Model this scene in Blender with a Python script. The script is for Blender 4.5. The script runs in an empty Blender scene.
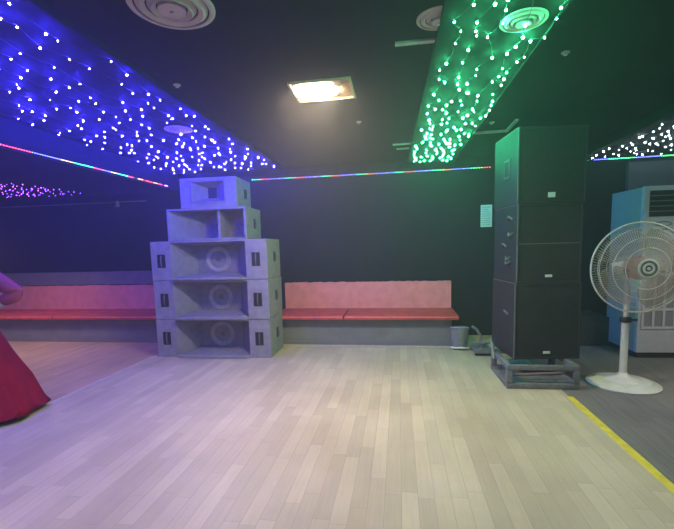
import bpy, bmesh, math, random
from math import radians as R, sin, cos, pi
from mathutils import Vector, Matrix
random.seed(11)
S = bpy.context.scene
COL = S.collection

# ------------------------------------------------------------------ materials
MATS = {}
def new_mat(name):
    m = bpy.data.materials.new(name); m.use_nodes = True
    MATS[name] = m
    nt = m.node_tree; b = nt.nodes['Principled BSDF']
    return m, nt, b
def nd(nt, t, **kw):
    n = nt.nodes.new(t)
    for k, v in kw.items():
        if k in n.inputs.keys(): n.inputs[k].default_value = v
        else: setattr(n, k, v)
    return n
def ramp(nt, src, stops):
    r = nt.nodes.new('ShaderNodeValToRGB')
    e = r.color_ramp.elements
    while len(e) < len(stops): e.new(0.5)
    for i, (p, c) in enumerate(stops):
        e[i].position = p; e[i].color = (*c, 1)
    nt.links.new(src, r.inputs[0]); return r
def plain(name, col, rough=.6, metal=0., var=.15, scale=18, bump=0., bscale=120, spec=.5):
    """slightly mottled paint / fabric / plastic"""
    m, nt, b = new_mat(name)
    tc = nd(nt, 'ShaderNodeTexCoord'); n = nd(nt, 'ShaderNodeTexNoise', Scale=scale, Detail=4.)
    nt.links.new(tc.outputs['Object'], n.inputs['Vector'])
    lo = [c*(1-var) for c in col]; hi = [min(1, c*(1+var)) for c in col]
    r = ramp(nt, n.outputs['Fac'], [(.3, lo), (.7, hi)])
    nt.links.new(r.outputs[0], b.inputs['Base Color'])
    b.inputs['Roughness'].default_value = rough; b.inputs['Metallic'].default_value = metal
    b.inputs['Specular IOR Level'].default_value = spec
    if bump:
        n2 = nd(nt, 'ShaderNodeTexNoise', Scale=bscale, Detail=3.)
        nt.links.new(tc.outputs['Object'], n2.inputs['Vector'])
        bp = nd(nt, 'ShaderNodeBump', Strength=bump, Distance=.004)
        nt.links.new(n2.outputs['Fac'], bp.inputs['Height']); nt.links.new(bp.outputs[0], b.inputs['Normal'])
    return m
def emit(name, col, strength):
    m, nt, b = new_mat(name)
    b.inputs['Base Color'].default_value = (*[min(1, .3+c) for c in col], 1)
    b.inputs['Emission Color'].default_value = (*col, 1)
    b.inputs['Emission Strength'].default_value = strength
    return m
def planks(name, c1, c2, mortar, w=.075, l=.75, rough=.42, tone=.25):
    m, nt, b = new_mat(name)
    tc = nd(nt, 'ShaderNodeTexCoord')
    mp = nd(nt, 'ShaderNodeMapping'); mp.inputs['Rotation'].default_value = (0, 0, pi/2)
    nt.links.new(tc.outputs['Object'], mp.inputs['Vector'])
    # random lengthwise slide for every strip
    sx = nd(nt, 'ShaderNodeSeparateXYZ'); nt.links.new(mp.outputs[0], sx.inputs[0])
    dv = nd(nt, 'ShaderNodeMath', operation='DIVIDE'); dv.inputs[1].default_value = w; nt.links.new(sx.outputs['Y'], dv.inputs[0])
    fl = nd(nt, 'ShaderNodeMath', operation='FLOOR'); nt.links.new(dv.outputs[0], fl.inputs[0])
    wn = nd(nt, 'ShaderNodeTexWhiteNoise', noise_dimensions='1D'); nt.links.new(fl.outputs[0], wn.inputs['W'])
    ad = nd(nt, 'ShaderNodeMath', operation='ADD'); nt.links.new(sx.outputs['X'], ad.inputs[0]); nt.links.new(wn.outputs['Value'], ad.inputs[1])
    cx = nd(nt, 'ShaderNodeCombineXYZ'); nt.links.new(ad.outputs[0], cx.inputs['X']); nt.links.new(sx.outputs['Y'], cx.inputs['Y'])
    br = nd(nt, 'ShaderNodeTexBrick'); br.offset = 0.37; br.inputs['Scale'].default_value = 1
    br.inputs['Brick Width'].default_value = l; br.inputs['Row Height'].default_value = w
    br.inputs['Mortar Size'].default_value = .0016; br.inputs['Mortar Smooth'].default_value = .3
    br.inputs['Color1'].default_value = (*c1, 1); br.inputs['Color2'].default_value = (*c2, 1); br.inputs['Mortar'].default_value = (*mortar, 1)
    nt.links.new(cx.outputs[0], br.inputs['Vector'])
    # grain and worn patches
    mp2 = nd(nt, 'ShaderNodeMapping'); mp2.inputs['Scale'].default_value = (60, 3, 1); nt.links.new(tc.outputs['Object'], mp2.inputs['Vector'])
    g = nd(nt, 'ShaderNodeTexNoise', Scale=1., Detail=5.); nt.links.new(mp2.outputs[0], g.inputs['Vector'])
    p = nd(nt, 'ShaderNodeTexNoise', Scale=1.3, Detail=5.); nt.links.new(tc.outputs['Object'], p.inputs['Vector'])
    rg = ramp(nt, g.outputs['Fac'], [(.3, (1-tone,)*3), (.7, (1+tone*.2,)*3)])
    rp = ramp(nt, p.outputs['Fac'], [(.35, (.84, .83, .82)), (.65, (1.05, 1.05, 1.05))])
    m1 = nd(nt, 'ShaderNodeMix', data_type='RGBA', blend_type='MULTIPLY'); m1.inputs[0].default_value = 1
    nt.links.new(br.outputs['Color'], m1.inputs[6]); nt.links.new(rg.outputs[0], m1.inputs[7])
    m2 = nd(nt, 'ShaderNodeMix', data_type='RGBA', blend_type='MULTIPLY'); m2.inputs[0].default_value = 1
    nt.links.new(m1.outputs[2], m2.inputs[6]); nt.links.new(rp.outputs[0], m2.inputs[7])
    nt.links.new(m2.outputs[2], b.inputs['Base Color'])
    rr = nd(nt, 'ShaderNodeMapRange'); rr.inputs['To Min'].default_value = rough; rr.inputs['To Max'].default_value = rough+.2
    nt.links.new(p.outputs['Fac'], rr.inputs['Value']); nt.links.new(rr.outputs[0], b.inputs['Roughness'])
    b.inputs['Specular IOR Level'].default_value = .25
    bp = nd(nt, 'ShaderNodeBump', Strength=.15, Distance=.002); nt.links.new(br.outputs['Fac'], bp.inputs['Height']); bp.invert = True
    nt.links.new(bp.outputs[0], b.inputs['Normal'])
    return m
def see_through(name, col, alpha, rough=.4):
    m = plain(name, col, rough)
    m.node_tree.nodes['Principled BSDF'].inputs['Alpha'].default_value = alpha
    return m

M_dance = planks('worn_oak_strips', (.63, .515, .355), (.515, .415, .285), (.44, .35, .245), w=.085, l=.62, tone=.07)
M_bayfloor = planks('old_brown_strips', (.60, .41, .25), (.50, .345, .21), (.40, .27, .17), w=.09, l=.9, tone=.15)
M_vinyl = planks('grey_vinyl_planks', (.23, .205, .19), (.185, .165, .155), (.12, .11, .10), w=.12, l=1.1, rough=.5)
M_ceiling = plain('black_ceiling_paint', (.016, .016, .016), .85, var=.1, scale=3, spec=.06)
M_wall = plain('black_wall_paint', (.018, .022, .022), .8, var=.12, scale=2, spec=.1)
M_face = plain('dark_soffit_paint', (.016, .016, .018), .8, var=.1, scale=3, spec=.08)
M_cable_trim = plain('pale_metal_trim', (.45, .45, .44), .5)
M_ledge = plain('grey_painted_board', (.20, .20, .205), .6, var=.12, scale=6)
M_edge = plain('pale_floor_strip', (.55, .48, .43), .5, var=.15)
M_bench_base = plain('grey_bench_panel', (.20, .215, .205), .6, var=.12, scale=5)
M_red = plain('red_vinyl', (.92, .32, .275), .5, var=.1, scale=8, bump=.25, bscale=60)
M_redtop = plain('worn_red_seat_vinyl', (.60, .07, .06), .5, var=.22, scale=7, bump=.25, bscale=60)
M_pipe = plain('pale_pink_piping', (.80, .26, .25), .5)
M_grey = plain('grey_speaker_paint', (.27, .27, .285), .7, var=.12, scale=14, bump=.5, bscale=260)
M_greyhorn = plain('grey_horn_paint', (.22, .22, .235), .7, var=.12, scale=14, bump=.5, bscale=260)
M_cone = plain('grey_paper_cone', (.36, .35, .34), .8, var=.15)
M_dust = plain('dark_dust_cap', (.17, .165, .16), .6)
M_dark = plain('black_plastic', (.018, .018, .02), .5)
M_blackbox = plain('black_speaker_paint', (.022, .022, .022), .6, var=.2, scale=14, bump=.4, bscale=260)
M_grille = plain('black_grille_cloth', (.03, .03, .03), .75, var=.2, scale=90, bump=.4, bscale=500, spec=.2)
M_scuff = plain('scuffed_edge_paint', (.12, .12, .115), .6)
M_badge = plain('white_badge', (.8, .8, .78), .4, var=.03)
M_paper = plain('pale_blue_paper', (.62, .80, .78), .8, var=.03)
M_ink = plain('grey_print', (.25, .33, .33), .8)
M_dolly = plain('grey_trolley_plastic', (.16, .17, .175), .5, var=.25, scale=20)
M_tape = plain('worn_yellow_tape', (.72, .56, .05), .55, var=.18, scale=14)
M_white = plain('white_appliance_paint', (.60, .60, .64), .4, var=.04)
M_teal = plain('blue_grey_side_panel', (.36, .46, .455), .45, var=.06)
M_slot = plain('dark_vent_slot', (.02, .022, .026), .6)
M_pane = plain('grey_filter_mesh', (.26, .26, .28), .7, var=.15, scale=120)
M_logo = plain('grey_logo', (.23, .24, .29), .5)
M_fan = plain('ivory_fan_enamel', (.62, .60, .54), .35, var=.06)
M_wire = plain('pale_cage_wire', (.60, .57, .50), .35)
M_blade = see_through('smoky_brown_blade', (.40, .29, .24), .36, .35)
M_bladehub = see_through('reddish_brown_hub', (.36, .15, .11), .75, .4)
M_vent = plain('beige_vent_enamel', (.50, .44, .42), .5, var=.08)
M_lampframe = plain('brass_coloured_frame', (.62, .50, .33), .4)
M_reflector = plain('aged_reflector', (.42, .33, .20), .35, metal=.4, var=.4, scale=12)
M_tube = emit('warm_lamp_tube', (1., .80, .55), 340)
M_cordgreen = plain('dark_green_wire', (.02, .05, .03), .6)
M_cordwhite = plain('clear_white_wire', (.02, .02, .024), .5)
M_ropetube = plain('clear_rope_sleeve', (.03, .03, .032), .4)
M_skin = plain('skin', (.58, .36, .28), .5, var=.06)
M_hair = plain('dark_hair', (.02, .014, .012), .45)
M_dress = plain('red_dress_fabric', (.24, .006, .012), .85, var=.15, scale=9, spec=.1)
M_sleeve = see_through('sheer_pink_sleeve', (.32, .05, .075), .85, .7)
M_shoe = plain('black_shoe', (.02, .02, .02), .35)
M_eye = plain('eye', (.05, .03, .02), .2)
M_lip = plain('lips', (.5, .12, .12), .4)
M_cuff = plain('pale_cuff', (.5, .42, .43), .6)
M_bag = see_through('cloudy_plastic', (.34, .37, .37), .6, .25)
LED = dict(blue=emit('blue_led', (.03, .02, 1.), 2900), green=emit('green_led', (.05, 1., .36), 640),
           white=emit('white_led', (.66, .85, 1.), 60), violet=emit('violet_led', (.24, .05, 1.), 20),
           rr=emit('red_rope_led', (1., .05, .04), 14), rg=emit('green_rope_led', (.05, 1., .30), 14),
           rb=emit('blue_rope_led', (.10, .12, 1.), 16), ry=emit('yellow_rope_led', (1., .55, .08), 11),
           rw=emit('pink_rope_led', (1., .45, .6), 10))

# ------------------------------------------------------------------ mesh helpers
def add_box(bm, x0, x1, y0, y1, z0, z1, bev=0., M=None):
    r = bmesh.ops.create_cube(bm, size=1)
    vs = r['verts']
    for v in vs:
        v.co = Vector(((x0+x1)/2+v.co.x*(x1-x0), (y0+y1)/2+v.co.y*(y1-y0), (z0+z1)/2+v.co.z*(z1-z0)))
        if M is not None: v.co = M @ v.co
    if bev:
        es = list({e for v in vs for e in v.link_edges})
        bmesh.ops.bevel(bm, geom=es, offset=bev, segments=2, affect='EDGES', profile=.6)
def add_tube(bm, pts, rad, n=8, closed=False, cap=True):
    pts = [Vector(p) for p in pts]; rings = []
    N = len(pts); up = None
    for i, p in enumerate(pts):
        a = pts[(i-1) % N] if (closed or i > 0) else p
        b = pts[(i+1) % N] if (closed or i < N-1) else p
        t = (b-a).normalized()
        if up is None:
            up = Vector((0, 0, 1)) if abs(t.z) < .9 else Vector((1, 0, 0))
        s = t.cross(up)
        if s.length < 1e-4: s = t.cross(Vector((1, .3, 0)))
        s.normalize(); up = s.cross(t).normalized()
        rr = rad[i] if isinstance(rad, (list, tuple)) else rad
        rings.append([bm.verts.new(p+(s*cos(2*pi*k/n)+up*sin(2*pi*k/n))*rr) for k in range(n)])
    for i in range(N if closed else N-1):
        A, B = rings[i], rings[(i+1) % N]
        for k in range(n):
            try: bm.faces.new((A[k], A[(k+1) % n], B[(k+1) % n], B[k]))
            except ValueError: pass
    if cap and not closed:
        bm.faces.new(rings[0][::-1]); bm.faces.new(rings[-1])
def add_lathe(bm, prof, n=32, M=None, jitter=None):
    """prof: (r, z) pairs, axis z"""
    rings = []
    for j, (r, z) in enumerate(prof):
        if r < 1e-5:
            c = Vector((0, 0, z)); rings.append([bm.verts.new(M @ c if M else c)])
        else:
            ring = []
            for k in range(n):
                a = 2*pi*k/n; q = r*(1+(jitter(a, j) if jitter else 0))
                c = Vector((q*cos(a), q*sin(a), z)); ring.append(bm.verts.new(M @ c if M else c))
            rings.append(ring)
    for A, B in zip(rings, rings[1:]):
        if len(A) == 1 and len(B) == 1: continue
        for k in range(n):
            if len(A) == 1: bm.faces.new((A[0], B[k], B[(k+1) % n]))
            elif len(B) == 1: bm.faces.new((A[k], A[(k+1) % n], B[0]))
            else: bm.faces.new((A[k], A[(k+1) % n], B[(k+1) % n], B[k]))
def add_prism(bm, poly, h0, h1, M=None):
    """poly in xy, extruded z h0..h1, then M"""
    a = [bm.verts.new((M @ Vector((x, y, h0))) if M else Vector((x, y, h0))) for x, y in poly]
    b = [bm.verts.new((M @ Vector((x, y, h1))) if M else Vector((x, y, h1))) for x, y in poly]
    n = len(poly)
    bm.faces.new(a[::-1]); bm.faces.new(b)
    for i in range(n): bm.faces.new((a[i], a[(i+1) % n], b[(i+1) % n], b[i]))
def obj(name, bm, mat, parent=None, smooth=False, loc=None, rot=None):
    bmesh.ops.recalc_face_normals(bm, faces=bm.faces)
    me = bpy.data.meshes.new(name); bm.to_mesh(me); bm.free()
    if mat: me.materials.append(mat)
    if smooth:
        for p in me.polygons: p.use_smooth = True
        if smooth != 'all':
            me.update()
            try: me.set_sharp_from_angle(angle=R(40))
            except Exception: pass
    o = bpy.data.objects.new(name, me); COL.objects.link(o)
    if parent: o.parent = parent
    if loc: o.location = loc
    if rot: o.rotation_euler = rot
    return o
def tag(o, label, cat, group=None):
    o['label'] = label; o['category'] = cat
    if group: o['group'] = group
    return o
def thing(name, label, cat, loc=(0, 0, 0), rz=0., group=None):
    o = bpy.data.objects.new(name, None); COL.objects.link(o)
    o.location = loc; o.rotation_euler = (0, 0, rz); o.empty_display_size = .1
    return tag(o, label, cat, group)
def struct(name, bm, mat):
    o = obj(name, bm, mat); o['kind'] = 'structure'; return o
def box_obj(name, dims, mat, parent=None, bev=0.):
    bm = bmesh.new(); add_box(bm, *dims, bev=bev); return obj(name, bm, mat, parent)
def sbox(name, dims, mat, bev=0.):
    o = box_obj(name, dims, mat, None, bev); o['kind'] = 'structure'; return o
def dup(root, loc, rz, label):
    r = root.copy(); COL.objects.link(r); r.location = loc; r.rotation_euler = (0, 0, rz); r['label'] = label
    for ch in list(root.children):
        c = ch.copy(); COL.objects.link(c); c.parent = r
        for g in ch.children:
            d = g.copy(); COL.objects.link(d); d.parent = c
    return r

# ------------------------------------------------------------------ camera (fitted from the photograph)
cam = bpy.data.cameras.new('camera'); co = bpy.data.objects.new('camera', cam); COL.objects.link(co)
yaw, pitch, roll = R(8.78), R(6.266), R(1.507)
fw = Vector((-sin(yaw), cos(yaw), 0)); rt = Vector((cos(yaw), sin(yaw), 0)); up = Vector((0, 0, 1))
f2 = fw*cos(pitch)-up*sin(pitch); u2 = up*cos(pitch)+fw*sin(pitch)
r3 = rt*cos(roll)-u2*sin(roll); u3 = u2*cos(roll)+rt*sin(roll)
m = Matrix((r3, u3, -f2)).transposed().to_4x4(); m.translation = (0, 0, 1.3)
co.matrix_world = m
cam.sensor_fit = 'HORIZONTAL'; cam.sensor_width = 36; cam.lens = 406.8*36/674; cam.shift_y = 27.1/674
cam.clip_start = .02
S.camera = co

# ------------------------------------------------------------------ room shell
H, HL, HR = 2.46, 2.20, 2.37        # main, left-bay and right-bay ceilings
XL, XR = -3.30, 2.35                # where the ceiling steps
YB = 5.92                           # back wall
Y0 = -3.0
WL, WR = -8.2, 4.8
sbox('floor', (-3.04, 1.40, Y0, YB, -.1, 0), M_dance)
sbox('floor_left', (WL, -3.04, Y0, YB, -.1, 0), M_bayfloor)
sbox('floor_right', (1.40, WR, Y0, YB, -.1, 0), M_vinyl)
sbox('trim_1', (-3.06, -3.025, Y0, 5.16, 0, .004), M_edge)
sbox('trim_2', (-1.45, .62, 5.14, 5.235, 0, .006), M_edge)
sbox('wall_back', (WL-.1, WR+.1, YB, YB+.15, 0, H+.1), M_wall)
sbox('wall_left', (WL-.15, WL, Y0, YB, 0, H+.1), M_wall)
sbox('wall_right', (WR, WR+.15, Y0, YB, 0, H+.1), M_wall)
sbox('ceiling', (XL, XR, Y0, YB, H, H+.1), M_ceiling)
bm = bmesh.new(); add_box(bm, WL, XL, Y0, YB, HL, H+.1); struct('ceiling_left', bm, M_face)
bm = bmesh.new(); add_box(bm, XR, WR, Y0, YB, HR, H+.1); struct('ceiling_right', bm, M_ceiling)
# thin boards along the edges of the two light-net fields
sbox('trim_3', (-1.625, -1.612, Y0, 5.80, H-.035, H), M_face)
bm = bmesh.new(); add_prism(bm, [(.262, .8), (.82, .8), (.74, 5.8), (.115, 5.8)], H-.034, H); struct('trim_4', bm, M_ceiling)
bm = bmesh.new(); add_prism(bm, [(.82, .8), (.833, .8), (.753, 5.8), (.74, 5.8)], H-.048, H); struct('trim_5', bm, M_face)
sbox('trim_6', (XL, XR, YB-.03, YB, H-.10, H), M_face)                   # cornice board on the back wall
# pale metal strips on the ceiling
bm = bmesh.new(); add_box(bm, .78, 1.13, 4.58, 4.615, H-.02, H); add_box(bm, 1.10, 1.13, 4.22, 4.58, H-.02, H); struct('trim_7', bm, M_cable_trim)
sbox('trim_8', (-.012, .222, 2.50, 2.535, H-.012, H), M_cable_trim)
sbox('trim_9', (-.06, .15, 4.88, 4.905, H-.014, H), M_cable_trim)
sbox('trim_10', (-.02, .13, 5.10, 5.125, H-.014, H), M_cable_trim)
# left back wall: grey ledge board above the bench, thin curtain rail
sbox('trim_11', (WL, -2.2, 5.84, YB, .80, 1.005), M_ledge, .006)
bm = bmesh.new(); add_box(bm, -6.6, -3.85, 5.86, 5.885, 2.075, 2.09); struct('trim_12', bm, M_ledge)
# low dark plinth behind the black speakers, wall panel behind the air conditioner
sbox('trim_13', (1.42, 2.55, 5.35, YB, 0, .36), plain('dark_plinth_board', (.05, .058, .05), .6), .006)
sbox('trim_14', (2.92, WR, 5.86, YB, 0, 2.28), plain('slate_wall_panel', (.055, .065, .07), .6, var=.08, scale=4))

t = thing('rail_bracket', 'small pale bracket on the thin rail high on the left back wall', 'bracket', (-4.33, 5.855, 2.03))
box_obj('plate', (-.022, .022, .0, .028, -.02, .07), M_cable_trim, t, .004)
box_obj('hook', (-.03, .035, -.02, .01, -.02, -.005), M_cable_trim, t, .003)

# yellow tape
tp = bmesh.new()
N = 40; L = []; Rr = []
for i in range(N+1):
    y = 3.55-(3.55+1.2)*i/N; w = .028+random.uniform(-.002, .002)
    L.append((1.402-w, y)); Rr.append((1.402+w, y))
add_prism(tp, L+Rr[::-1], .0002, .0016)
tag(obj('floor_tape', tp, M_tape), 'worn yellow tape strip stuck along the edge of the wooden dance floor', 'tape')

# ------------------------------------------------------------------ benches
def bench(name, label, x0, x1, splits, base_x0, base_x1):
    t = thing(name, label, 'bench', ((x0+x1)/2, 5.2, 0), group='red wall benches')
    c = (x0+x1)/2
    bm = bmesh.new(); add_box(bm, base_x0-c, base_x1-c, .08, .70, 0, .355, .004); obj('base', bm, M_bench_base, t)
    box_obj('plinth_strip', (base_x0-c, base_x1-c, .068, .08, 0, .05), M_ledge, t)
    xs = [x0]+splits+[x1]
    for a, b in zip(xs, xs[1:]):
        bm = bmesh.new(); add_box(bm, a-c+.006, b-c-.006, -.05, .62, .357, .412, .014)
        s = obj('seat_cushion', bm, M_redtop, t, True)
        bm = bmesh.new(); add_tube(bm, [(a-c+.02, -.05, .392), (b-c-.02, -.05, .392)], .006, 6); obj('piping', bm, M_pipe, s, True)
    # backrest board with a slightly ragged upper edge
    bx0, bx1 = base_x0+.0, x1-.02
    bm = bmesh.new(); n = 60; pr = []
    for i in range(n+1):
        x = bx0+(bx1-bx0)*i/n; pr.append((x-c, .79+random.uniform(-.006, .005)))
    poly = [(bx0-c, .40)]+[(bx1-c, .40)]+pr[::-1]
    Mx = Matrix(((1, 0, 0, 0), (0, 0, -1, .70), (0, 1, 0, 0), (0, 0, 0, 1)))
    add_prism(bm, poly, 0, .075, Mx); obj('backrest', bm, M_red, t)
    return t
bench('wall_bench', 'red padded wall bench with grey base between grey speaker stack and black speakers', -1.70, .735, [-.72], -1.68, .655)
bench('wall_bench', 'long red padded wall bench behind person in red, left of grey speaker stack', -7.4, -2.55, [-5.0], -7.4, -2.6)

# ------------------------------------------------------------------ grey horn speakers
def funnel(bm, ox, oz, tx, tz, d0, d1, zc=0., zt=None):
    zt = zc if zt is None else zt
    def rect(hx, hz, y, z): return [bm.verts.new((sx*hx, y, z+sz*hz)) for sx, sz in ((-1, -1), (1, -1), (1, 1), (-1, 1))]
    A = rect(ox, oz, d0, zc); B = rect(tx, tz, d1, zt)
    for k in range(4): bm.faces.new((A[k], A[(k+1) % 4], B[(k+1) % 4], B[k]))
    return B
RY = Matrix.Rotation(R(90), 4, 'X')   # lathe axis z -> -y (towards the viewer)
def woofer(parent, x, y, z, r, mt=None):
    bm = bmesh.new()
    M4 = Matrix.Translation((x, y, z)) @ RY
    add_lathe(bm, [(r*1.06, 0), (r*1.06, .008), (r, .010), (r*.92, .006), (r*.35, -.022), (r*.3, -.022)], 32, M4)
    w = obj('woofer', bm, mt or M_cone, parent, True)
    bm = bmesh.new(); add_lathe(bm, [(r*.34, -.024), (r*.28, -.008), (r*.15, -.001), (0, .001)], 24, M4); obj('dust_cap', bm, M_dust, w, True)
def handle(parent, cx, z, side=False, w=.075, h=.135):
    """recessed cup handle: dark cup, rim and grip bar"""
    bm = bmesh.new()
    hw, hh = w/2, h/2
    for d in ((-hw-.012, -hw, -hh-.012, hh+.012), (hw, hw+.012, -hh-.012, hh+.012), (-hw, hw, hh, hh+.012), (-hw, hw, -hh-.012, -hh)):
        add_box(bm, d[0], d[1], -.006, .004, d[2], d[3])
    add_box(bm, -hw, hw, -.002, .003, -hh, hh)
    o = obj('handle', bm, M_dark, parent)
    b = bmesh.new(); add_tube(b, [(0, -.004, -hh), (0, -.016, -hh*.6), (0, -.016, hh*.6), (0, -.004, hh)], .008, 8); obj('grip', b, M_scuff, o, True)
    if side: o.location = (cx, .30, z); o.rotation_euler = (0, 0, R(90))
    else: o.location = (cx, 0, z)
BW, BD, BH = .725, .56, .47          # half-width, depth, height
def make_sub():
    t = thing('horn_speaker', '', 'speaker', group='grey horn bass speakers in the left stack')
    ow, oh = .465, .215
    bm = bmesh.new(); zc = BH/2
    add_box(bm, -BW, -ow, 0, BD, 0, BH, .006); add_box(bm, ow, BW, 0, BD, 0, BH, .006)
    add_box(bm, -ow-.001, ow+.001, .002, BD, 0, .02); add_box(bm, -ow-.001, ow+.001, .002, BD, BH-.02, BH)
    add_box(bm, -ow-.001, ow+.001, BD-.02, BD, .02, BH-.02)
    obj('cabinet', bm, M_grey, t)
    bm = bmesh.new()
    B = funnel(bm, ow-.001, oh, .27, .17, .004, .30, zc, zc+.005); bm.faces.new(B)
    obj('horn', bm, M_greyhorn, t)
    # projecting lower lip of the horn
    bm = bmesh.new(); poly = [(-ow, .01), (ow, .01), (ow-.03, -.06), (-ow+.03, -.06)]
    add_prism(bm, poly, .006, .030); obj('lip', bm, M_grey, t)
    woofer(t, 0, .296, zc, .15)
    handle(t, -.59, zc); handle(t, .59, zc); handle(t, BW, zc+.02, True, .05, .10)
    return t
SX, SY = -2.245, 4.56
s0 = make_sub(); s0.location = (SX, SY, 0); s0.rotation_euler.z = R(1)
s0['label'] = 'wide grey horn speaker at the bottom of the grey stack, on the floor'
dup(s0, (SX+.005, SY-.005, BH+.004), R(.6), 'wide grey horn speaker in the middle of three alike, with pale round cone showing')
dup(s0, (SX+.0, SY, 2*BH+.008), R(1.2), 'wide grey horn speaker third from floor, under the narrower open-fronted cabinet')

# narrower open-fronted cabinet
t = thing('mid_horn_speaker', 'narrower grey open-fronted speaker with upright divider, second from top of grey stack', 'speaker', (-2.245, 4.57, 3*BH+.012), R(1.5))
w, h, d = .49, .375, .55
bm = bmesh.new()
add_box(bm, -w, -w+.03, 0, d, 0, h, .004); add_box(bm, w-.03, w, 0, d, 0, h, .004)
add_box(bm, -w+.03, w-.03, .003, d, 0, .022); add_box(bm, -w+.03, w-.03, .003, d, h-.022, h); add_box(bm, -w+.03, w-.03, d-.02, d, .022, h-.022)
obj('cabinet', bm, M_grey, t)
bm = bmesh.new()
add_prism(bm, [(-w+.03, .02), (-w+.03, .34), (-.06, .34), (-.16, .33)], .022, h-.022); obj('horn_flare', bm, M_greyhorn, t)
box_obj('divider', (.115, .15, .06, .34, .022, h-.022), M_grey, t, .004)
box_obj('baffle', (-.20, w-.03, .34, .36, .022, h-.022), M_greyhorn, t)
woofer(t, -.02, .338, h/2, .10, M_greyhorn); woofer(t, .31, .338, h/2, .11, M_greyhorn)
handle(t, w, h/2, True, .05, .10)
# top horn
t = thing('tweeter_horn_speaker', 'small grey speaker with rectangular horn mouth on top of the grey stack', 'speaker', (-2.20, 4.57, 3*BH+.012+.376), R(1.5))
w, h, d = .345, .345, .50; zc = h/2+.01; ow, oh = .20, .115
bm = bmesh.new()
add_box(bm, -w, -ow, 0, d, 0, h, .005); add_box(bm, ow, w, 0, d, 0, h, .005)
add_box(bm, -ow-.001, ow+.001, .001, d, 0, zc-oh); add_box(bm, -ow-.001, ow+.001, .001, d, zc+oh, h); add_box(bm, -ow, ow, d-.02, d, zc-oh, zc+oh)
obj('cabinet', bm, M_grey, t)
bm = bmesh.new(); B = funnel(bm, ow, oh, .05, .06, .003, .13, zc); obj('horn', bm, M_greyhorn, t)
bm = bmesh.new()
for d_ in ((-ow-.02, -ow, zc-oh-.02, zc+oh+.02), (ow, ow+.02, zc-oh-.02, zc+oh+.02), (-ow, ow, zc+oh, zc+oh+.02), (-ow, ow, zc-oh-.02, zc-oh)):
    add_box(bm, d_[0], d_[1], -.008, .003, d_[2], d_[3])
obj('horn_rim', bm, M_greyhorn, t)
box_obj('throat', (-.055, .055, .127, .15, zc-.065, zc+.065), M_dark, t)
handle(t, w, h/2, True, .05, .09)

# ------------------------------------------------------------------ black speakers on a trolley
def trolley(name, label, loc, rz, w, d, h, post, group=None):
    t = thing(name, label, 'trolley', loc, rz, group)
    hw = w/2
    bm = bmesh.new(); b = .045
    for z0, z1 in ((.0, .05), (h-.045, h)):
        add_box(bm, -hw, hw, 0, b, z0+(.0), z1, .008); add_box(bm, -hw, hw, d-b, d, z0, z1, .008)
        add_box(bm, -hw, -hw+b, b, d-b, z0, z1, .008); add_box(bm, hw-b, hw, b, d-b, z0, z1, .008)
    obj('frame', bm, M_dolly, t, True)
    for x in (-hw, hw-.05):
        for y in (0, d-.05):
            bm = bmesh.new(); add_box(bm, x, x+.05, y, y+.05, .05, h-.045, .008); obj('corner_post', bm, M_dolly, t, True)
    bm = bmesh.new(); add_box(bm, -hw+b, hw-b, b, d-b, .03, .042); obj('lower_tray', bm, M_dolly, t)
    bm = bmesh.new(); add_tube(bm, [(-hw+.06, .12, .09), (hw-.08, .14, .11)], .012, 8); obj('cross_bar', bm, plain('dull_pink_bar', (.26, .17, .19), .5), t, True)
    if post:
        bm = bmesh.new(); add_tube(bm, [(-hw-.012, d-.18, h-.06), (-hw-.012, d-.10, h+.07), (-hw-.012, d-.02, h+.10)], .018, 8); obj('handle', bm, M_dolly, t, True)
    return t
TH = .215
trolley('speaker_trolley', 'low grey framed trolley carrying the black speaker stack', (1.245, 3.71, 0), R(1), .61, .60, TH, True)
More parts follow.
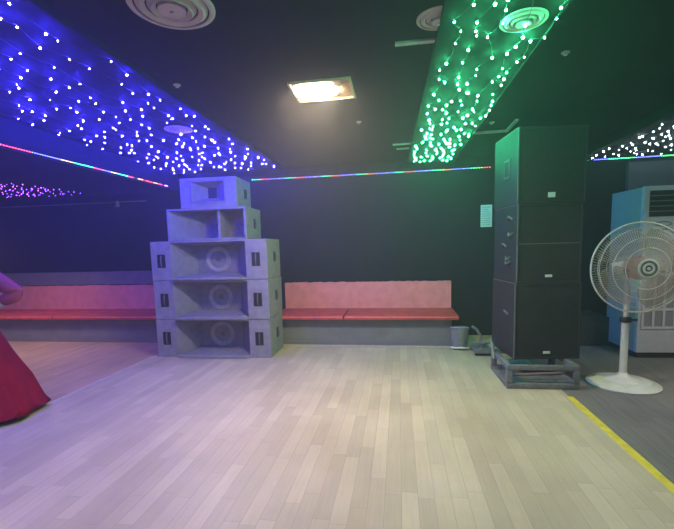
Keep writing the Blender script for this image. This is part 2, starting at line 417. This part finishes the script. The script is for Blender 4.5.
def black_box(name, label, loc, rz, w, d, h, ports, rect, mid):
    t = thing(name, label, 'speaker', loc, rz, 'black speakers stacked on the trolley')
    hw = w/2
    bm = bmesh.new(); e = .018
    add_box(bm, -hw, hw, .014, d, 0, h, .006)
    for a in ((-hw, -hw+e, 0, h), (hw-e, hw, 0, h), (-hw+e, hw-e, 0, e), (-hw+e, hw-e, h-e, h)):
        add_box(bm, a[0], a[1], 0, .02, a[2], a[3], .003)
    obj('cabinet', bm, M_blackbox, t)
    g = box_obj('grille', (-hw+e, hw-e, .006, .014, e, h-e), M_grille, t)
    if mid: box_obj('seam', (-hw+e, hw-e, .003, .006, h*.50-.004, h*.50+.004), M_scuff, g)
    bx = (.0 if not rect else .0)
    bm = bmesh.new(); add_box(bm, -.032, .032, .001, .006, .05, .05+(.045 if rect else .024), .002); obj('badge', bm, M_badge, t)['label'] = 'small white badge'
    bm = bmesh.new()
    for p0, p1 in (((-hw, 0), (-hw, h)),):
        add_box(bm, -hw-.002, -hw+.008, -.002, .01, .004, h-.004)
    add_box(bm, -hw, -hw+.006, .01, d-.01, h-.006, h+.001)
    obj('edge_strip', bm, M_scuff, t)
    if rect:                                   # rectangular handle recess in the side
        bm = bmesh.new(); y, z = d*.42, h*.52; a, b = .07, .085
        add_box(bm, -hw-.008, -hw, y-a, y-a+.016, z-b, z+b); add_box(bm, -hw-.008, -hw, y+a-.016, y+a, z-b, z+b)
        add_box(bm, -hw-.008, -hw, y-a, y+a, z+b-.016, z+b); add_box(bm, -hw-.008, -hw, y-a, y+a, z-b, z-b+.016)
        f = obj('handle', bm, plain('green_grey_handle', (.11, .115, .11), .5), t)
        box_obj('recess', (-hw-.003, -hw+.001, y-a+.016, y+a-.016, z-b+.016, z+b-.016), M_dark, f)
    for (y, z, q) in ports:                    # curved grips and sockets on the side
        bm = bmesh.new()
        pts = [(-hw-.004-.02*sin(pi*k/6), y-.05+.1*k/6, z+q*.03*sin(pi*k/6)) for k in range(7)]
        add_tube(bm, pts, .010, 8); obj('side_grip', bm, M_scuff, t, True)
    return t
BR = R(6.5)
black_box('cinema_speaker', 'black speaker cabinet at bottom of right stack, directly on the grey trolley', (1.343, 3.93, TH), BR, .60, .60, .71, [(.2, .40, 1)], False, False)
black_box('cinema_speaker', 'black speaker cabinet in the middle of right stack with pale grips on its side', (1.340, 3.93, TH+.712), BR, .575, .60, .71,
          [(.16, .58, 1), (.14, .46, -1), (.30, .33, 1), (.2, .24, -1), (.2, .20, -1)], False, True)
black_box('cinema_speaker', 'black speaker cabinet on top of right stack with rectangular handle in its side', (1.346, 3.93, TH+1.424), BR, .60, .60, .665, [], True, False)

# paper notice on the back wall
t = thing('paper_notice', 'pale blue printed paper notice on dark wall left of the black speakers', 'notice', (1.19, YB, 1.67))
box_obj('sheet', (-.075, .075, -.003, 0, -.15, .15), M_paper, t)
bm = bmesh.new()
for k in range(9):
    add_box(bm, -.06, random.uniform(.02, .06), -.0045, -.003, .115-k*.03, .122-k*.03)
obj('print', bm, M_ink, t)

# clutter at the end of the bench
t = thing('plastic_tub', 'cloudy plastic tub with pale rim standing at the right end of red bench', 'tub', (.735, 5.15, 0))
bm = bmesh.new(); add_lathe(bm, [(0, .005), (.09, .005), (.10, .02), (.113, .25), (.118, .265), (.11, .265), (.09, .03), (0, .025)], 28); obj('body', bm, M_bag, t, True)
bm = bmesh.new(); add_tube(bm, [(.105*cos(a), .105*sin(a)-.03, .012+.03*(1-abs(sin(a/2+.8)))) for a in [pi*(1+k/16) for k in range(17)]], .011, 8); obj('cable_loop', bm, M_badge, t, True)
bm = bmesh.new(); add_tube(bm, [(-.11, 0, .26), (-.08, -.05, .275), (0, -.09, .28), (.08, -.05, .275), (.11, 0, .26)], .006, 8); obj('bail', bm, M_cable_trim, t, True)
t = thing('hand_trolley', 'small grey hand trolley with bent handle between bench end and black speakers', 'trolley', (.955, 4.78, 0))
bm = bmesh.new(); add_box(bm, -.10, .10, 0, .32, .03, .075, .01); obj('deck', bm, M_dolly, t, True)
for x in (-.08, .08):
    for y in (.04, .28):
        bm = bmesh.new(); add_lathe(bm, [(0, -.012), (.022, -.012), (.024, 0), (.022, .012), (0, .012)], 16, Matrix.Translation((x, y, .024)) @ Matrix.Rotation(pi/2, 4, 'Y')); obj('wheel', bm, M_dark, t, True)
bm = bmesh.new(); add_tube(bm, [(-.03, .16, .07), (.0, .17, .20), (-.05, .20, .28), (-.10, .22, .31)], .017, 8); obj('handle', bm, M_dolly, t, True)
bm = bmesh.new(); add_tube(bm, [(-.13, .1, .13), (.13, .1, .14)], .012, 8); add_tube(bm, [(0, .1, .07), (0, .1, .135)], .012, 8); obj('cross_bar', bm, M_dolly, t, True)

# ------------------------------------------------------------------ air conditioner
t = thing('air_conditioner', 'tall white floor-standing air conditioner behind the pedestal fan', 'air conditioner', (2.555, 4.80, 0), R(2.5))
W, D, Z0, Z1 = .62, .62, .06, 1.85
bm = bmesh.new(); add_box(bm, 0, W, 0, .05, Z0, Z1, .012); obj('front_panel', bm, M_white, t, True)
bm = bmesh.new(); add_box(bm, .004, W-.004, .05, D, Z0, Z1-.005, .01); obj('casing', bm, M_teal, t, True)
box_obj('plinth', (.02, W-.02, .02, D-.02, 0, Z0), M_dark, t)
g = box_obj('outlet_grille', (.055, W-.055, -.004, .002, 1.53, 1.80), M_slot, t)
bm = bmesh.new()
for k in range(1, 5): add_box(bm, .055, W-.055, -.016, -.004, 1.53+k*.054-.005, 1.53+k*.054+.005)
obj('louvre', bm, M_ledge, g)
# oval emblem with a bar under it
bm = bmesh.new()
Mx = Matrix(((1, 0, 0, .20), (0, 0, 1, -.004), (0, 1, 0, 1.452), (0, 0, 0, 1)))
el = lambda a, b, n=28, ox=0, oy=0: [(ox+a*cos(2*pi*k/n), oy+b*sin(2*pi*k/n)) for k in range(n)]
add_prism(bm, [(.085*cos(a)-.0, .030*sin(a)) for a in [pi*.05+pi*k/14 for k in range(15)]]+[(.06*cos(a), .012*sin(a)+.006) for a in [pi*.05+pi*(14-k)/14 for k in range(15)]], 0, .003, Mx)
add_prism(bm, [(.085*cos(a), .030*sin(a)) for a in [pi*1.05+pi*k/14 for k in range(15)]]+[(.06*cos(a), .012*sin(a)-.006) for a in [pi*1.05+pi*(14-k)/14 for k in range(15)]], 0, .003, Mx)
add_box(bm, .125, .275, -.004, -.001, 1.385, 1.402)
obj('emblem', bm, M_logo, t)['label'] = 'grey oval emblem with a line of print below'
gi = box_obj('intake_filter', (.045, W-.045, -.002, .002, .34, 1.02), M_pane, t)
bm = bmesh.new()
nx = 5; wx = (W-.09)/nx
for k in range(nx+1): add_box(bm, .045+k*wx-.012, .045+k*wx+.012, -.012, -.002, .34, 1.02)
for z in (.34, .54, .92, 1.02): add_box(bm, .045-.012, W-.045+.012, -.0125, -.002, z-.013, z+.013)
obj('intake_bars', bm, M_white, gi)

# ------------------------------------------------------------------ pedestal fan
t = thing('pedestal_fan', 'large ivory pedestal fan with round wire cage in front of air conditioner', 'fan', (1.985, 3.91, 0))
bm = bmesh.new()
add_lathe(bm, [(0, .0), (.285, .0), (.288, .012), (.275, .022), (.22, .034), (.215, .040), (.15, .050), (.145, .056), (.075, .070), (.05, .085), (.034, .11), (0, .11)], 56); obj('base', bm, M_fan, t, True)
bm = bmesh.new(); add_tube(bm, [(0, 0, .10), (0, 0, .60)], .030, 20); obj('pole', bm, M_fan, t, True)
bm = bmesh.new(); add_tube(bm, [(0, 0, .59), (0, 0, .98)], .021, 18); obj('inner_pole', bm, M_fan, t, True)
bm = bmesh.new(); add_lathe(bm, [(.022, .565), (.044, .57), (.046, .60), (.040, .615), (.022, .62)], 24)
add_tube(bm, [(.03, -.01, .592), (.085, -.02, .592)], .010, 8); obj('collar', bm, M_dark, t, True)
HZ = 1.06
bm = bmesh.new(); add_lathe(bm, [(0, -.16), (.05, -.155), (.085, -.12), (.09, 0), (.08, .05), (.03, .07), (0, .07)], 28, Matrix.Translation((0, -.0, HZ)) @ RY)
add_box(bm, -.03, .03, -.03, .03, .95, HZ); obj('motor_housing', bm, M_fan, t, True)
CR = .376; YC = -.17                                   # rim plane in front of the pole
def cage_prof(s, front):
    """s 0 hub..1 rim -> (radius, y)"""
    r = .05+(CR-.05)*s
    b = (.125 if front else .10)*(1-s**3.2)
    return r, (YC-b if front else YC+b)
def cage(front, rings, nsp, name):
    bm = bmesh.new()
    for s, rw in rings:
        r, y = cage_prof(s, front)
        add_tube(bm, [(r*cos(2*pi*k/72), y, HZ+r*sin(2*pi*k/72)) for k in range(72)], rw, 6, True)
    for j in range(nsp):
        a = 2*pi*j/nsp
        pts = []
        for k in range(9):
            r, y = cage_prof(k/8, front); aa = a+(.35*(1-k/8) if front else 0)
            pts.append((r*cos(aa), y, HZ+r*sin(aa)))
        add_tube(bm, pts, .0009, 4)
    return obj(name, bm, M_wire, t, True)
cage(True, [(1, .008), (.86, .0028), (.62, .003), (.36, .003), (0, .004)], 110, 'front_cage')
cage(False, [(1, .006), (.75, .003), (.5, .003), (.1, .004)], 84, 'rear_cage')
bm = bmesh.new(); Mh = Matrix.Translation((0, YC-.125, HZ)) @ RY
add_lathe(bm, [(0, -.006), (.078, -.006), (.080, .004), (.066, .008), (.064, .002), (.044, .002), (.042, .010), (.03, .011), (.028, .003), (.012, .004), (.010, .010), (0, .011)], 40, Mh)
hb = obj('hub_cap', bm, M_fan, t, True)
bm = bmesh.new()
for r0, r1 in ((.046, .062), (.014, .026)):
    add_lathe(bm, [(r0, .0045), (r1, .0045)], 40, Mh)
obj('hub_rings', bm, M_dolly, hb)
bm = bmesh.new(); add_lathe(bm, [(0, .045), (.07, .04), (.10, .015), (.10, -.05), (0, -.05)], 32, Matrix.Translation((0, YC, HZ)) @ RY); obj('rotor_hub', bm, M_bladehub, t, True)
for k in range(4):
    bm = bmesh.new(); a0 = k*pi/2+.5
    grid = []
    for i in range(10):
        rr = .085+(.335-.085)*i/9; row = []
        half = .34+.40*sin(pi*(i/9)**.8*.82)
        for j in range(9):
            u = j/8*2-1; a = a0+half*u+.25*i/9
            row.append(bm.verts.new((rr*cos(a), YC+.035*u*(1-.3*i/9), HZ+rr*sin(a))))
        grid.append(row)
    for i in range(9):
        for j in range(8): bm.faces.new((grid[i][j], grid[i][j+1], grid[i+1][j+1], grid[i+1][j]))
    o = obj('blade', bm, M_blade, t, 'all')
    sm = o.modifiers.new('thick', 'SOLIDIFY'); sm.thickness = .004

# ------------------------------------------------------------------ ceiling fittings
def vent(label, x, y, r, z=H, name='ceiling_vent', deep=.03):
    t = thing(name, label, 'vent', (x, y, z), group='round ceiling vents')
    for q, (a, b, dz) in enumerate(((1., .86, .012), (.82, .60, .020), (.56, .36, .026))):
        bm = bmesh.new(); k = deep/.03
        add_lathe(bm, [(r*a, 0), (r*a, -.004), (r*(a+b)/2, -dz*k), (r*b, -.010*k), (r*b, 0)], 48)
        obj('cone_ring', bm, M_vent, t, True)
    bm = bmesh.new(); add_lathe(bm, [(r*.98, -.001), (0, -.001)], 40); obj('throat', bm, M_slot, t)
    bm = bmesh.new(); add_lathe(bm, [(r*.32, 0), (r*.32, -.022), (r*.15, -.026), (r*.05, -.026), (r*.05, -.034), (0, -.034)], 32); obj('centre_disc', bm, M_vent, t, True)
    return t
vent('large round beige ceiling vent with stepped rings, at the edge of blue lights', -1.06, 1.94, .200)
vent('round pale ceiling vent beside the left edge of green lights, partly hidden', .215, 2.30, .115, deep=.02)
vent('round ceiling vent inside the green light field, wires running across it', .64, 2.34, .115, H-.034, deep=.02)
vent('small round violet-tinted ceiling vent among the blue lights', -2.08, 3.78, .13, deep=.015)
for px, (x, y), lb in ((1, (-1.53, 2.80), 'tiny pale sprinkler on the ceiling right of the blue lights'), (2, (-.36, 3.95), 'tiny pale sprinkler on the ceiling beyond the warm lamp'),
                  (3, (.95, 2.85), 'tiny pale sprinkler on the ceiling right of the green lights'), (4, (.90, 4.28), 'tiny pale sprinkler on the ceiling near the angled strip')):
    t = thing('sprinkler', lb, 'sprinkler', (x+(.08 if px == 3 else 0), y, H), group='ceiling sprinklers')
    bm = bmesh.new(); add_lathe(bm, [(.026, 0), (.025, -.004), (.008, -.006), (.007, -.014), (0, -.014)], 20); obj('rose', bm, M_vent, t, True)
    bm = bmesh.new(); add_lathe(bm, [(0, -.014), (.012, -.015), (.012, -.017), (0, -.017)], 16); obj('deflector', bm, M_vent, t, True)

# warm ceiling lamp: frame, aged reflector, glowing tube in the left part
t = thing('ceiling_lamp', 'lit warm square lamp panel in the dark ceiling', 'lamp', (-.545, 3.11, H))
w, d = .225, .19
bm = bmesh.new()
for a in ((-w, w, -d, -d+.016), (-w, w, d-.016, d), (-w, -w+.016, -d+.016, d-.016), (w-.016, w, -d+.016, d-.016)):
    add_box(bm, a[0], a[1], a[2], a[3], -.016, 0)
obj('frame', bm, M_lampframe, t)
box_obj('reflector', (-w+.016, w-.016, -d+.016, d-.016, -.003, 0), M_reflector, t)
bm = bmesh.new()
prof = []
for k in range(9):
    a = pi*k/8; prof.append((.10*sin(a)**.7, .165*cos(a)))
Mt = Matrix.Translation((-.055, .0, -.012)) @ Matrix.Diagonal((1, 1.25, .10, 1)) @ Matrix.Rotation(pi/2, 4, 'Y')
add_lathe(bm, prof, 20, Mt); obj('lamp_tube', bm, M_tube, t, True)
box_obj('clip', (.09, .15, -.17, -.06, -.012, -.003), M_lampframe, t, .004)

# ------------------------------------------------------------------ nets of little lights
def led_mesh(name, mat, r, stretch=1.):
    bm = bmesh.new(); bmesh.ops.create_icosphere(bm, subdivisions=1, radius=r)
    for v in bm.verts: v.co.x *= stretch
    me = bpy.data.meshes.new(name); bm.to_mesh(me); bm.free(); me.materials.append(mat)
    for p in me.polygons: p.use_smooth = True
    return me
def project(p):
    q = Vector(p)-Vector((0, 0, 1.3)); z = q.dot(f2)
    if z < .1: return None
    return 337+406.8*q.dot(r3)/z, 291.6-406.8*q.dot(u3)/z, z
def light_net(name, label, pts_grid, mat, rad, wiremat, zc):
    """pts_grid: strings (lists) of bulb positions"""
    allp = [p for s in pts_grid for p in s]
    cx = sum(p[0] for p in allp)/len(allp); cy = sum(p[1] for p in allp)/len(allp)
    t = thing(name, label, 'string lights', (cx, cy, zc), group='nets of fairy lights on the ceiling')
    off = Vector((cx, cy, zc))
    bm = bmesh.new()
    for s in pts_grid:
        if len(s) < 2: continue
        pts = []
        for a, b in zip(s, s[1:]):
            a, b = Vector(a)-off, Vector(b)-off; pts.append(a+Vector((0, 0, .012)))
            pts.append((a+b)/2+Vector((random.uniform(-.01, .01), 0, .004)))
        pts.append(Vector(s[-1])-off+Vector((0, 0, .012)))
        add_tube(bm, pts, .0013, 4)
    obj('wire', bm, wiremat, t)
    def key(p):
        q = project(p)
        if q is None or not (-5 < q[0] < 680 and -5 < q[1] < 535): return 1e3+random.random()
        return q[2]
    allp.sort(key=key)
    mes = [led_mesh('bulb', mat, rad*k) for k in (1., .8, .6)]
    for p in allp[:100]:
        o = bpy.data.objects.new('bulb', random.choice(mes)); COL.objects.link(o); o.parent = t; o.location = Vector(p)-off
    if len(allp) > 100:
        bm = bmesh.new()
        for p in allp[100:]:
            r = bmesh.ops.create_icosphere(bm, subdivisions=1, radius=rad*random.choice((1., .8, .6)), matrix=Matrix.Translation(Vector(p)-off))
        o = obj('bulb_mass', bm, mat, t, 'all'); o['kind'] = 'stuff'
    return t
def grid(x0, x1, y0, y1, sx, sy, z, jit=.4, drop=0., zj=.012, skew=0.):
    out = []; nx = max(1, round((x1-x0)/sx)); ny = round((y1-y0)/sy)
    for i in range(nx):
        s = []
        for j in range(ny):
            if random.random() < drop: continue
            s.append((x0-skew*j/ny+(i+.5+random.uniform(-jit, jit))*(x1-x0)/nx, y0+(j+.5+random.uniform(-jit, jit))*(y1-y0)/ny, z+random.uniform(-zj, zj)))
        out.append(s)
    return out
light_net('fairy_light_net', 'net of blue fairy lights across the ceiling above the grey speakers', grid(XL+.05, -1.66, 1.2, 5.72, .165, .165, H-.030, drop=.12), LED['blue'], .0058, M_cordwhite, H)
light_net('fairy_light_net', 'long strip of green fairy lights along the ceiling between the vents', grid(.285, .83, 1.4, 5.72, .11, .125, H-.064, drop=.04, skew=.13), LED['green'], .0072, M_cordgreen, H)
light_net('fairy_light_net', 'patch of white fairy lights on ceiling above the air conditioner', grid(XR+.04, 4.1, 3.9, 5.78, .14, .14, HR-.028), LED['white'], .0085, M_cordwhite, HR)
light_net('fairy_light_net', 'faint band of violet fairy lights at the back of the left ceiling', grid(-6.6, -4.55, 4.40, 5.46, .12, .11, HL-.030), LED['violet'], .0062, M_cordwhite, HL)

# ------------------------------------------------------------------ rope lights
def rope(label, a, b, n, cols, gaps=None, sag=0.):
    a, b = Vector(a), Vector(b)
    t = thing('rope_light', label, 'rope light', a, group='multicoloured rope lights')
    d = b-a; L = d.length
    P = lambda s: d*s+Vector((0, 0, -sag*sin(pi*s)))
    bm = bmesh.new(); add_tube(bm, [P(k/24)+Vector((0, 0, .004)) for k in range(25)], .005, 8); obj('sleeve', bm, M_ropetube, t, True)
    mes = {c: led_mesh('diode', LED[c], .0048, 1.1) for c in set(cols(k/n) for k in range(n+1)) if c}
    nrm = Vector((-d.y, d.x, 0)).normalized()
    ang = math.atan2(d.y, d.x)
    if nrm.dot(-Vector((a.x+b.x, a.y+b.y, 0))) < 0: nrm = -nrm
    for k in range(n):
        c = cols((k+.5)/n)
        if not c: continue
        o = bpy.data.objects.new('diode', mes[c]); COL.objects.link(o); o.parent = t
        o.location = P((k+.5)/n)+nrm*.007; o.rotation_euler = (0, 0, ang)
    return t
def cyc(x):
    x = (x*6.5) % 1
    return 'rg' if x < .26 else 'ry' if x < .32 else 'rr' if x < .54 else 'rb' if x < .80 else ('rw' if x < .86 else 'rb')
rope('multicoloured rope light strung along the top of the back wall', (-2.15, YB-.009, 2.318), (1.24, YB-.009, 2.318), 100, cyc, sag=.004)
def left(x):                 # x 0 at the near end
    seq = [(.10, 'rg'), (.2, 'rr'), (.26, 'rr'), (.37, 'rb'), (.43, 'ry'), (.52, 'rg'), (.565, 'rr'), (.61, 'rb'), (.645, 'ry'), (.71, 'rg'), (.745, 'rr'),
           (.775, None), (.81, 'ry'), (.83, None), (.87, 'rr'), (.885, None), (.915, 'ry'), (.93, None), (.955, 'rr'), (.97, None), (1.1, 'rw')]
    for e, c in seq:
        if x < e: return c
rope('multicoloured rope light along the edge of the lower left ceiling', (XL+.009, 2.55, 2.222), (XL+.009, 5.56, 2.234), 110, left)
rope('blue and green rope light above the air conditioner', (XR+.06, YB-.009, 2.34), (4.2, YB-.009, 2.35), 80,
     lambda x: 'rg' if x < .03 else None if x < .06 else 'rb' if x < .16 else 'rg' if x < .34 else 'rb' if x < .5 else 'rg' if x < .66 else 'rb')

# ------------------------------------------------------------------ person in red at the left edge
p = thing('person', 'person in long red dress standing at the left edge, hand on hip', 'person', (-3.47, 2.68, 0), R(12))
def skin_mesh(name, verts, edges, radii, mat, parent, root=0, sub=2):
    me = bpy.data.meshes.new(name); me.from_pydata(verts, edges, []); me.materials.append(mat)
    o = bpy.data.objects.new(name, me); COL.objects.link(o); o.parent = parent
    sk = o.modifiers.new('skin', 'SKIN'); sk.use_smooth_shade = True
    lay = me.skin_vertices[0] if me.skin_vertices else None
    if lay is None:
        bpy.context.view_layer.objects.active = o
        lay = me.skin_vertices[0]
    for i, r in enumerate(radii):
        lay.data[i].radius = r if isinstance(r, tuple) else (r, r)
        lay.data[i].use_root = (i == root)
    s = o.modifiers.new('sub', 'SUBSURF'); s.levels = sub; s.render_levels = sub
    return o
V = []; Ed = []; Ra = []
def jv(co, r, par=None):
    V.append(co); Ra.append(r); i = len(V)-1
    if par is not None: Ed.append((par, i))
    return i
pel = jv((0, 0, .88), (.135, .10)); wa = jv((0, 0, 1.03), (.105, .08), pel); ch = jv((0, 0, 1.20), (.125, .09), wa)
sh = jv((0, 0, 1.31), (.085, .065), ch); nk = jv((0, -.005, 1.38), .047, sh); jw = jv((0, -.02, 1.45), (.058, .062), nk); hd = jv((0, -.015, 1.52), (.070, .085), jw); tp_ = jv((0, -.005, 1.59), (.050, .060), hd)
hands = []
for sx in (1, -1):
    s1 = jv((sx*.155, 0, 1.30), .048, sh)
    if sx > 0:
        el = jv((.44, -.02, 1.02), .036, s1); wr = jv((.30, -.06, .90), .025, el); pm = jv((.235, -.055, .885), (.030, .022), wr); hands.append((pm, Vector((-.95, .2, -.25)), Vector((0, .3, -.95)), Vector((.2, -.5, .8))))
    else:
        el = jv((-.25, .02, 1.03), .036, s1); wr = jv((-.30, -.05, .80), .025, el); pm = jv((-.31, -.07, .725), (.030, .022), wr); hands.append((pm, Vector((-.05, -.15, -1)), Vector((0, 1, -.1)), Vector((.5, -.8, -.2))))
    h1 = jv((sx*.09, 0, .80), .085, pel); kn = jv((sx*.10, -.01, .46), .055, h1); an = jv((sx*.10, .02, .09), .036, kn); ft = jv((sx*.11, -.05, .045), (.038, .030), an); jv((sx*.115, -.13, .03), (.035, .022), ft)
for pm, d_, across, th in hands:
    c = Vector(V[pm]); d_.normalize(); across = across.normalized()
    for q, (o_, ln) in enumerate(((.024, .070), (.008, .078), (-.008, .072), (-.022, .056))):
        b1 = jv(tuple(c+across*o_+d_*.035), .009, pm)
        b2 = jv(tuple(c+across*o_*1.1+d_*(.035+ln*.5)), .0085, b1)
        jv(tuple(c+across*o_*1.1+d_*(.035+ln)+Vector((0, 0, -.012))), .0075, b2)
    b1 = jv(tuple(c+th.normalized()*.03), .010, pm); jv(tuple(c+th.normalized()*.055+d_*.03), .009, b1)
skin_mesh('body', V, Ed, Ra, M_skin, p)
bm = bmesh.new()
for sx in (-1, 1): bmesh.ops.create_icosphere(bm, subdivisions=2, radius=.011, matrix=Matrix.Translation((sx*.028, -.096, 1.512)))
obj('eyes', bm, M_eye, p, 'all')
bm = bmesh.new(); bmesh.ops.create_icosphere(bm, subdivisions=2, radius=.014, matrix=Matrix.Translation((0, -.103, 1.485)) @ Matrix.Diagonal((.8, 1, 1.3, 1)))
for sx in (-1, 1): bmesh.ops.create_icosphere(bm, subdivisions=2, radius=.022, matrix=Matrix.Translation((sx*.072, -.005, 1.50)) @ Matrix.Diagonal((.4, .7, 1.2, 1)))
obj('nose_and_ears', bm, M_skin, p, 'all')
bm = bmesh.new(); bmesh.ops.create_icosphere(bm, subdivisions=2, radius=.018, matrix=Matrix.Translation((0, -.088, 1.452)) @ Matrix.Diagonal((1.1, .5, .4, 1))); obj('mouth', bm, M_lip, p, 'all')
bm = bmesh.new(); bmesh.ops.create_icosphere(bm, subdivisions=3, radius=.098, matrix=Matrix.Translation((0, .018, 1.545)) @ Matrix.Diagonal((.93, 1.0, 1.02, 1)))
bmesh.ops.create_icosphere(bm, subdivisions=3, radius=.05, matrix=Matrix.Translation((0, .105, 1.50)))
obj('hair', bm, M_hair, p, 'all')
fold = lambda a, j: (.05*sin(a*9+.6*j)+.03*sin(a*5+1))*min(1, j/5)
bm = bmesh.new()
add_lathe(bm, [(.10, 1.335), (.150, 1.28), (.158, 1.20), (.135, 1.10), (.125, 1.03), (.150, .95), (.20, .85), (.26, .70), (.34, .50), (.44, .30), (.51, .10), (.545, .05), (.53, .05), (.43, .30)], 72, Matrix.Diagonal((1, .92, 1, 1)), lambda a, j: fold(a, max(0, j-4)))
obj('dress', bm, M_dress, p, 'all')
bm = bmesh.new()
add_tube(bm, [(.15, 0, 1.30), (.24, -.005, 1.22), (.36, -.015, 1.10), (.47, -.02, 1.04), (.525, -.022, 1.005), (.505, -.03, .98), (.44, -.04, .965), (.395, -.045, .945)], [.062, .066, .066, .060, .050, .050, .050, .042], 20)
sl = obj('sleeve', bm, M_sleeve, p, 'all'); sl.modifiers.new('sub', 'SUBSURF').render_levels = 2
bm = bmesh.new(); add_tube(bm, [(-.15, 0, 1.30), (-.21, .01, 1.16), (-.25, .02, 1.03), (-.28, -.02, .92), (-.295, -.045, .83)], [.062, .068, .068, .060, .040], 18); obj('sleeve', bm, M_sleeve, p, 'all')
bm = bmesh.new(); add_tube(bm, [(.40, -.046, .945), (.345, -.056, .91)], [.040, .034], 16); obj('cuff', bm, M_cuff, p, 'all')
for sx in (-1, 1):
    bm = bmesh.new(); add_tube(bm, [(sx*.10, .06, .035), (sx*.105, 0, .03), (sx*.112, -.08, .026), (sx*.117, -.155, .022)], [.028, .036, .040, .020], 14); obj('shoe', bm, M_shoe, p, 'all')

# ------------------------------------------------------------------ lamps of the room outside the frame, an added right-bay fill, ambience
def area(name, loc, size, power, col, rot=(0, 0, 0), spread=180):
    l = bpy.data.lights.new(name, 'AREA'); l.shape = 'SQUARE'; l.size = size; l.energy = power; l.color = col; l.spread = R(spread)
    o = bpy.data.objects.new(name, l); COL.objects.link(o); o.location = loc; o.rotation_euler = rot; return o
area('lamp_behind', (-1.3, .2, H-.02), .45, 22, (1., .86, .68))
area('lamp_behind_left', (-2.4, -.6, H-.02), .5, 24, (1., .74, .86))
area('lamp_behind_right', (1.0, -.8, H-.02), .45, 2, (.8, 1., .72))
area('lamp_left_bay', (-5.3, 3.95, HL-.02), .45, 24, (1., .72, .62), spread=125)
area('fill_right_bay', (3.3, 3.0, HR-.02), .45, 28, (1., .97, .88), spread=140)  # added fill to brighten the air conditioner, fan and vinyl floor
W_ = bpy.data.worlds.new('world'); S.world = W_; W_.use_nodes = True
bg = W_.node_tree.nodes['Background']; bg.inputs[0].default_value = (.6, .62, .7, 1); bg.inputs[1].default_value = .16
vs = W_.node_tree.nodes.new('ShaderNodeVolumeScatter'); vs.inputs['Density'].default_value = .018; vs.inputs['Anisotropy'].default_value = .45  # thin haze added to lift and tint the blacks
W_.node_tree.links.new(vs.outputs[0], W_.node_tree.nodes['World Output'].inputs['Volume'])
S.view_settings.view_transform = 'Standard'; S.view_settings.look = 'None'
S.view_settings.exposure = 0; S.view_settings.gamma = 1; S.view_settings.use_curve_mapping = False
S.cycles.use_denoising = True; S.cycles.sample_clamp_indirect = 4
